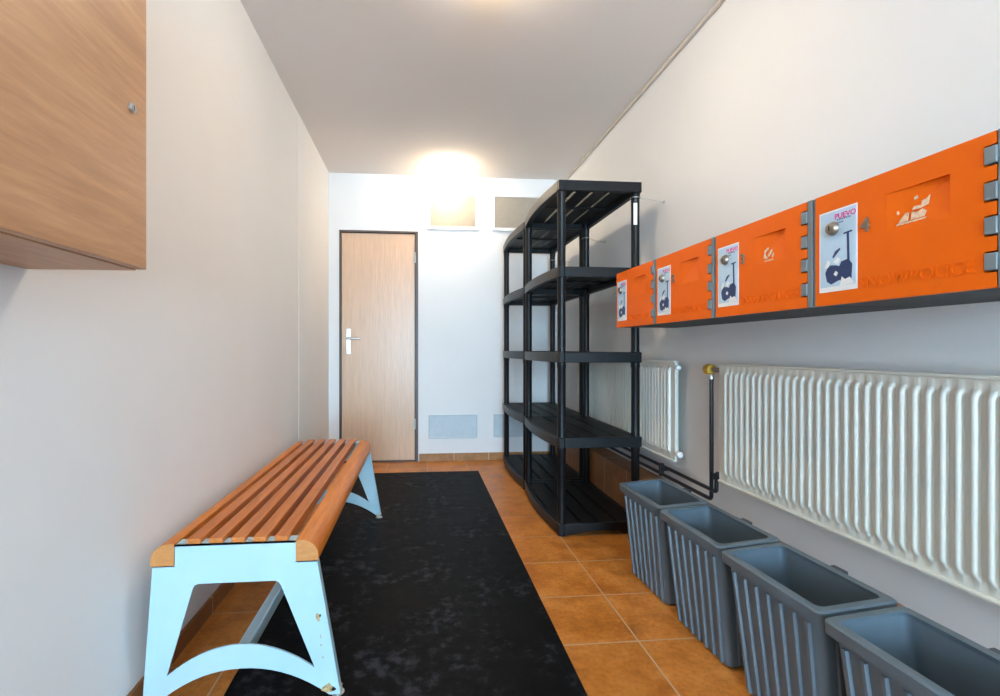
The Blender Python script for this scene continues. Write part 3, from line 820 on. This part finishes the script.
def leg_plate(y0, sgn):
    # one steel end: sheet with a trapezoid hole above an arched tie, edges folded inwards (towards sgn)
    th = 0.006
    n = 18
    outer_R = [(hwT, zt_), (hwT, zn_), (hwO, zn_), (hwB, zF)]
    footw = 0.030
    def arch_low(k): s_ = -1 + 2 * k / n; return (s_ * (hwB - footw), zF + (zD - zF) * (1 - abs(s_) ** 2.1))
    def arch_up(k): s_ = -1 + 2 * k / n; return (s_ * hwA, zA + (zU - zA) * (1 - abs(s_) ** 2.0))
    m = MB()
    sh = lambda p: (p[0] + LEAN * max(0.0, 1 - p[1] / zn_), p[1])
    def strip(A, B):
        A = [sh(p) for p in A]; B = [sh(p) for p in B]
        k = len(A)
        vs = [(p[0], y0, p[1]) for p in A] + [(p[0], y0, p[1]) for p in B] + [(p[0], y0 + sgn * th, p[1]) for p in A] + [(p[0], y0 + sgn * th, p[1]) for p in B]
        fs = []
        for i in range(k - 1):
            fs += [(i, i + 1, k + i + 1, k + i), (2 * k + i, 3 * k + i, 3 * k + i + 1, 2 * k + i + 1),
                   (i, 2 * k + i, 2 * k + i + 1, i + 1), (k + i, k + i + 1, 3 * k + i + 1, 3 * k + i)]
        fs += [(0, k, 3 * k, 2 * k), (k - 1, 3 * k - 1, 4 * k - 1, 2 * k - 1)]
        m.add(vs, fs)
    # arch tie
    strip([arch_up(k) for k in range(n + 1)], [arch_low(k) for k in range(n + 1)])
    # legs
    for s_ in (-1, 1):
        inner = [(s_ * (hwB - footw), zF), (s_ * hwA, zA), (s_ * (hwH + 0.006), zH - 0.014), (s_ * (hwH), zH - 0.004), (s_ * (hwH - 0.010), zH)]
        outer = [(s_ * hwB, zF), (s_ * (hwB + (hwO - hwB) * (zA - zF) / (zn_ - zF)), zA), (s_ * (hwO + 0.0), zn_ - 0.002), (s_ * hwO, zn_), (s_ * (hwO - 0.006), zn_)]
        strip(inner, outer)
        strip([(s_ * (hwH - 0.010), zH), (s_ * (hwH - 0.020), zH)], [(s_ * (hwO - 0.006), zn_), (s_ * hwT, zn_)])
        # folded outer flange
        fl = 0.026
        a, b_ = sh((s_ * hwB, zF)), sh((s_ * hwO, zn_))
        nx = -s_ * 0.004
        vs = []
        for (p, yy) in ((a, y0 + sgn * 0.0005), (a, y0 + sgn * fl), (b_, y0 + sgn * fl), (b_, y0 + sgn * 0.0005)):
            vs += [(p[0], yy, p[1]), (p[0] + nx, yy, p[1])]
        m.add(vs, [(0, 2, 4, 6), (1, 7, 5, 3), (0, 1, 3, 2), (2, 3, 5, 4), (4, 5, 7, 6), (6, 7, 1, 0)])
    # head
    strip([(-hwH + 0.020, zH), (hwH - 0.020, zH)], [(-hwT, zn_), (hwT, zn_)])
    strip([(-hwT, zn_), (hwT, zn_)], [(-hwT, zt_), (hwT, zt_)])
    # top flange carrying the slats, and shelves for the end rails
    ya, yb = sorted((y0, y0 + sgn * 0.042))
    m.box(-hwT, hwT, ya, yb, zt_ - 0.004, zt_)
    for s_ in (-1, 1):
        a, b_ = sorted((s_ * hwT, s_ * hwO)); m.box(a, b_, ya, yb, zn_ - 0.004, zn_)
    return m
pn = leg_plate(0.0, 1).build('end_frame', M['blue'], bench)
pf = leg_plate(FAR, -1).build('end_frame', M['blue'], bench)
# chipped paint on the near frame
def chip(pts, m):
    q = MB()
    q.prism(pts, -0.0006, 0.0002, 'y')
    return q.build('paint_chip', m, pn)
def blob(cx, cz, rx, rz_, n=9, jit=0.35):
    return [(cx + rx * math.cos(2 * PI * k / n) * (1 + random.uniform(-jit, jit)), cz + rz_ * math.sin(2 * PI * k / n) * (1 + random.uniform(-jit, jit))) for k in range(n)]
def loc_bp(px, py):
    p = bp(px, py); return (p[0] - xc_, p[1])
for (px, py, rx, rz_, mm) in ((318.5, 617, 0.006, 0.011, 'chip'), (320.5, 615.5, 0.0028, 0.004, 'rust'), (321, 636, 0.0012, 0.006, 'chip'), (321.5, 645, 0.0018, 0.004, 'chip'),
                              (323.5, 657, 0.002, 0.003, 'chip'), (311, 640, 0.0015, 0.0015, 'chip'), (329, 691, 0.016, 0.012, 'chip'), (334, 688.5, 0.006, 0.006, 'rust')):
    x_, z_ = loc_bp(px, py); z_ = max(z_, zF + rz_ * 1.45); x_ = min(x_, hwB + LEAN - rx * 1.6 - 0.004)
    chip(blob(x_, z_, rx, rz_), M[mm])
# feet
for s_ in (-1, 1):
    for yy in (0.016, FAR - 0.016):
        f = MB()
        f.lathe([(0.019, 0.0), (0.019, 0.006), (0.008, 0.010), (0.008, 0.022)], (LEAN + s_ * (hwB - 0.012), yy + (0.004 if yy < 0.5 else -0.004), 0.0), 20)
        f.box(*sorted((LEAN + s_ * (hwB + 0.0005), LEAN + s_ * (hwB - 0.026))), yy - 0.010, yy + 0.010, 0.010, 0.026)
        f.build('foot', M['zinc'], bench, bevel=0.001)
# stretcher between the two arches
MB().box(LEAN * 0.6 - 0.016, LEAN * 0.6 + 0.016, 0.0065, FAR - 0.0065, zD + 0.012, zU - 0.012).build('stretcher', M['blue'], bench, bevel=0.004)
# slats
ns = 5
pitch = (2 * hwT) / 5.5
sw = pitch * 0.62
stt = 0.014
for i in range(ns):
    cx = (i - 2) * pitch + 0.004
    # each slat is rebated over the flange at both ends
    MB().prism([(0.003, zt_), (0.044, zt_), (0.044, zt_ - 0.018), (FAR - 0.044, zt_ - 0.018), (FAR - 0.044, zt_), (FAR - 0.003, zt_), (FAR - 0.003, zt_ + stt), (0.003, zt_ + stt)],
               cx - sw / 2, cx + sw / 2, 'x').build('slat', M['slat'], bench, bevel=0.002)
# quarter round rails
for s_ in (-1, 1):
    xi, xo_ = hwT + 0.001, hwO + 0.004
    wz = zt_ + stt - 0.010 - zn_
    pts = [(s_ * xi, zn_), (s_ * xo_, zn_), (s_ * xo_, zn_ + wz * 0.28)]
    for k in range(1, 9):
        a = R(90 * k / 8)
        pts.append((s_ * (xo_ - (xo_ - xi - 0.012) * (1 - math.cos(a))), zn_ + wz * (0.28 + 0.72 * math.sin(a))))
    pts.append((s_ * xi, zn_ + wz))
    rl = MB().prism(pts, -0.002, FAR + 0.002, 'y')
    rl = rl.build('rail', M['rail'], bench, bevel=0.0015)
    MB().prism([(p[0] * 0.999, p[1]) for p in pts], -0.0026, -0.0019, 'y').build('rail_end', M['endgrain'], rl)

# ------------------------------------------------------------------ rubber mat
mt = MB().box(-0.545, 0.470, -0.9, 3.812, 0.0, 0.005)
tag(mt.build('floor_mat', M['mat'], None, bevel=0.0015), 'long black rubber floor mat with grey scuffs', 'mat')

# ------------------------------------------------------------------ light: two warm lamps (their glass), daylight through the window behind
wd = bpy.data.worlds.new('sky'); S.world = wd; wd.use_nodes = True
bg = wd.node_tree.nodes['Background']
bg.inputs['Color'].default_value = (0.46, 0.745, 1.0, 1); bg.inputs['Strength'].default_value = 30.0
ld = bpy.data.lights.new('window_portal', 'AREA'); ld.shape = 'RECTANGLE'; ld.size = wx1 - wx0; ld.size_y = wz1 - wz0
ld.cycles.is_portal = True
lo = bpy.data.objects.new('window_portal', ld); COL.objects.link(lo)
lo.location = ((wx0 + wx1) / 2, YF - T - 0.01, (wz0 + wz1) / 2); lo.rotation_euler = (R(90), 0, 0)

cam = bpy.data.cameras.new('camera'); co = bpy.data.objects.new('camera', cam); COL.objects.link(co)
co.location = (0, 0, EYE); co.rotation_euler = (R(90), 0, -TH)
cam.sensor_width = 36.0; cam.lens = FPX * 36 / 1000
cam.shift_x = (500 - CXP) / 1000; cam.shift_y = -(348 - CYP) / 1000
cam.clip_start = 0.01
S.camera = co
S.view_settings.view_transform = 'Standard'; S.view_settings.look = 'None'
S.view_settings.exposure = 0.92; S.view_settings.gamma = 1.0
S.view_settings.use_curve_mapping = False
S.cycles.max_bounces = 10; S.cycles.diffuse_bounces = 6
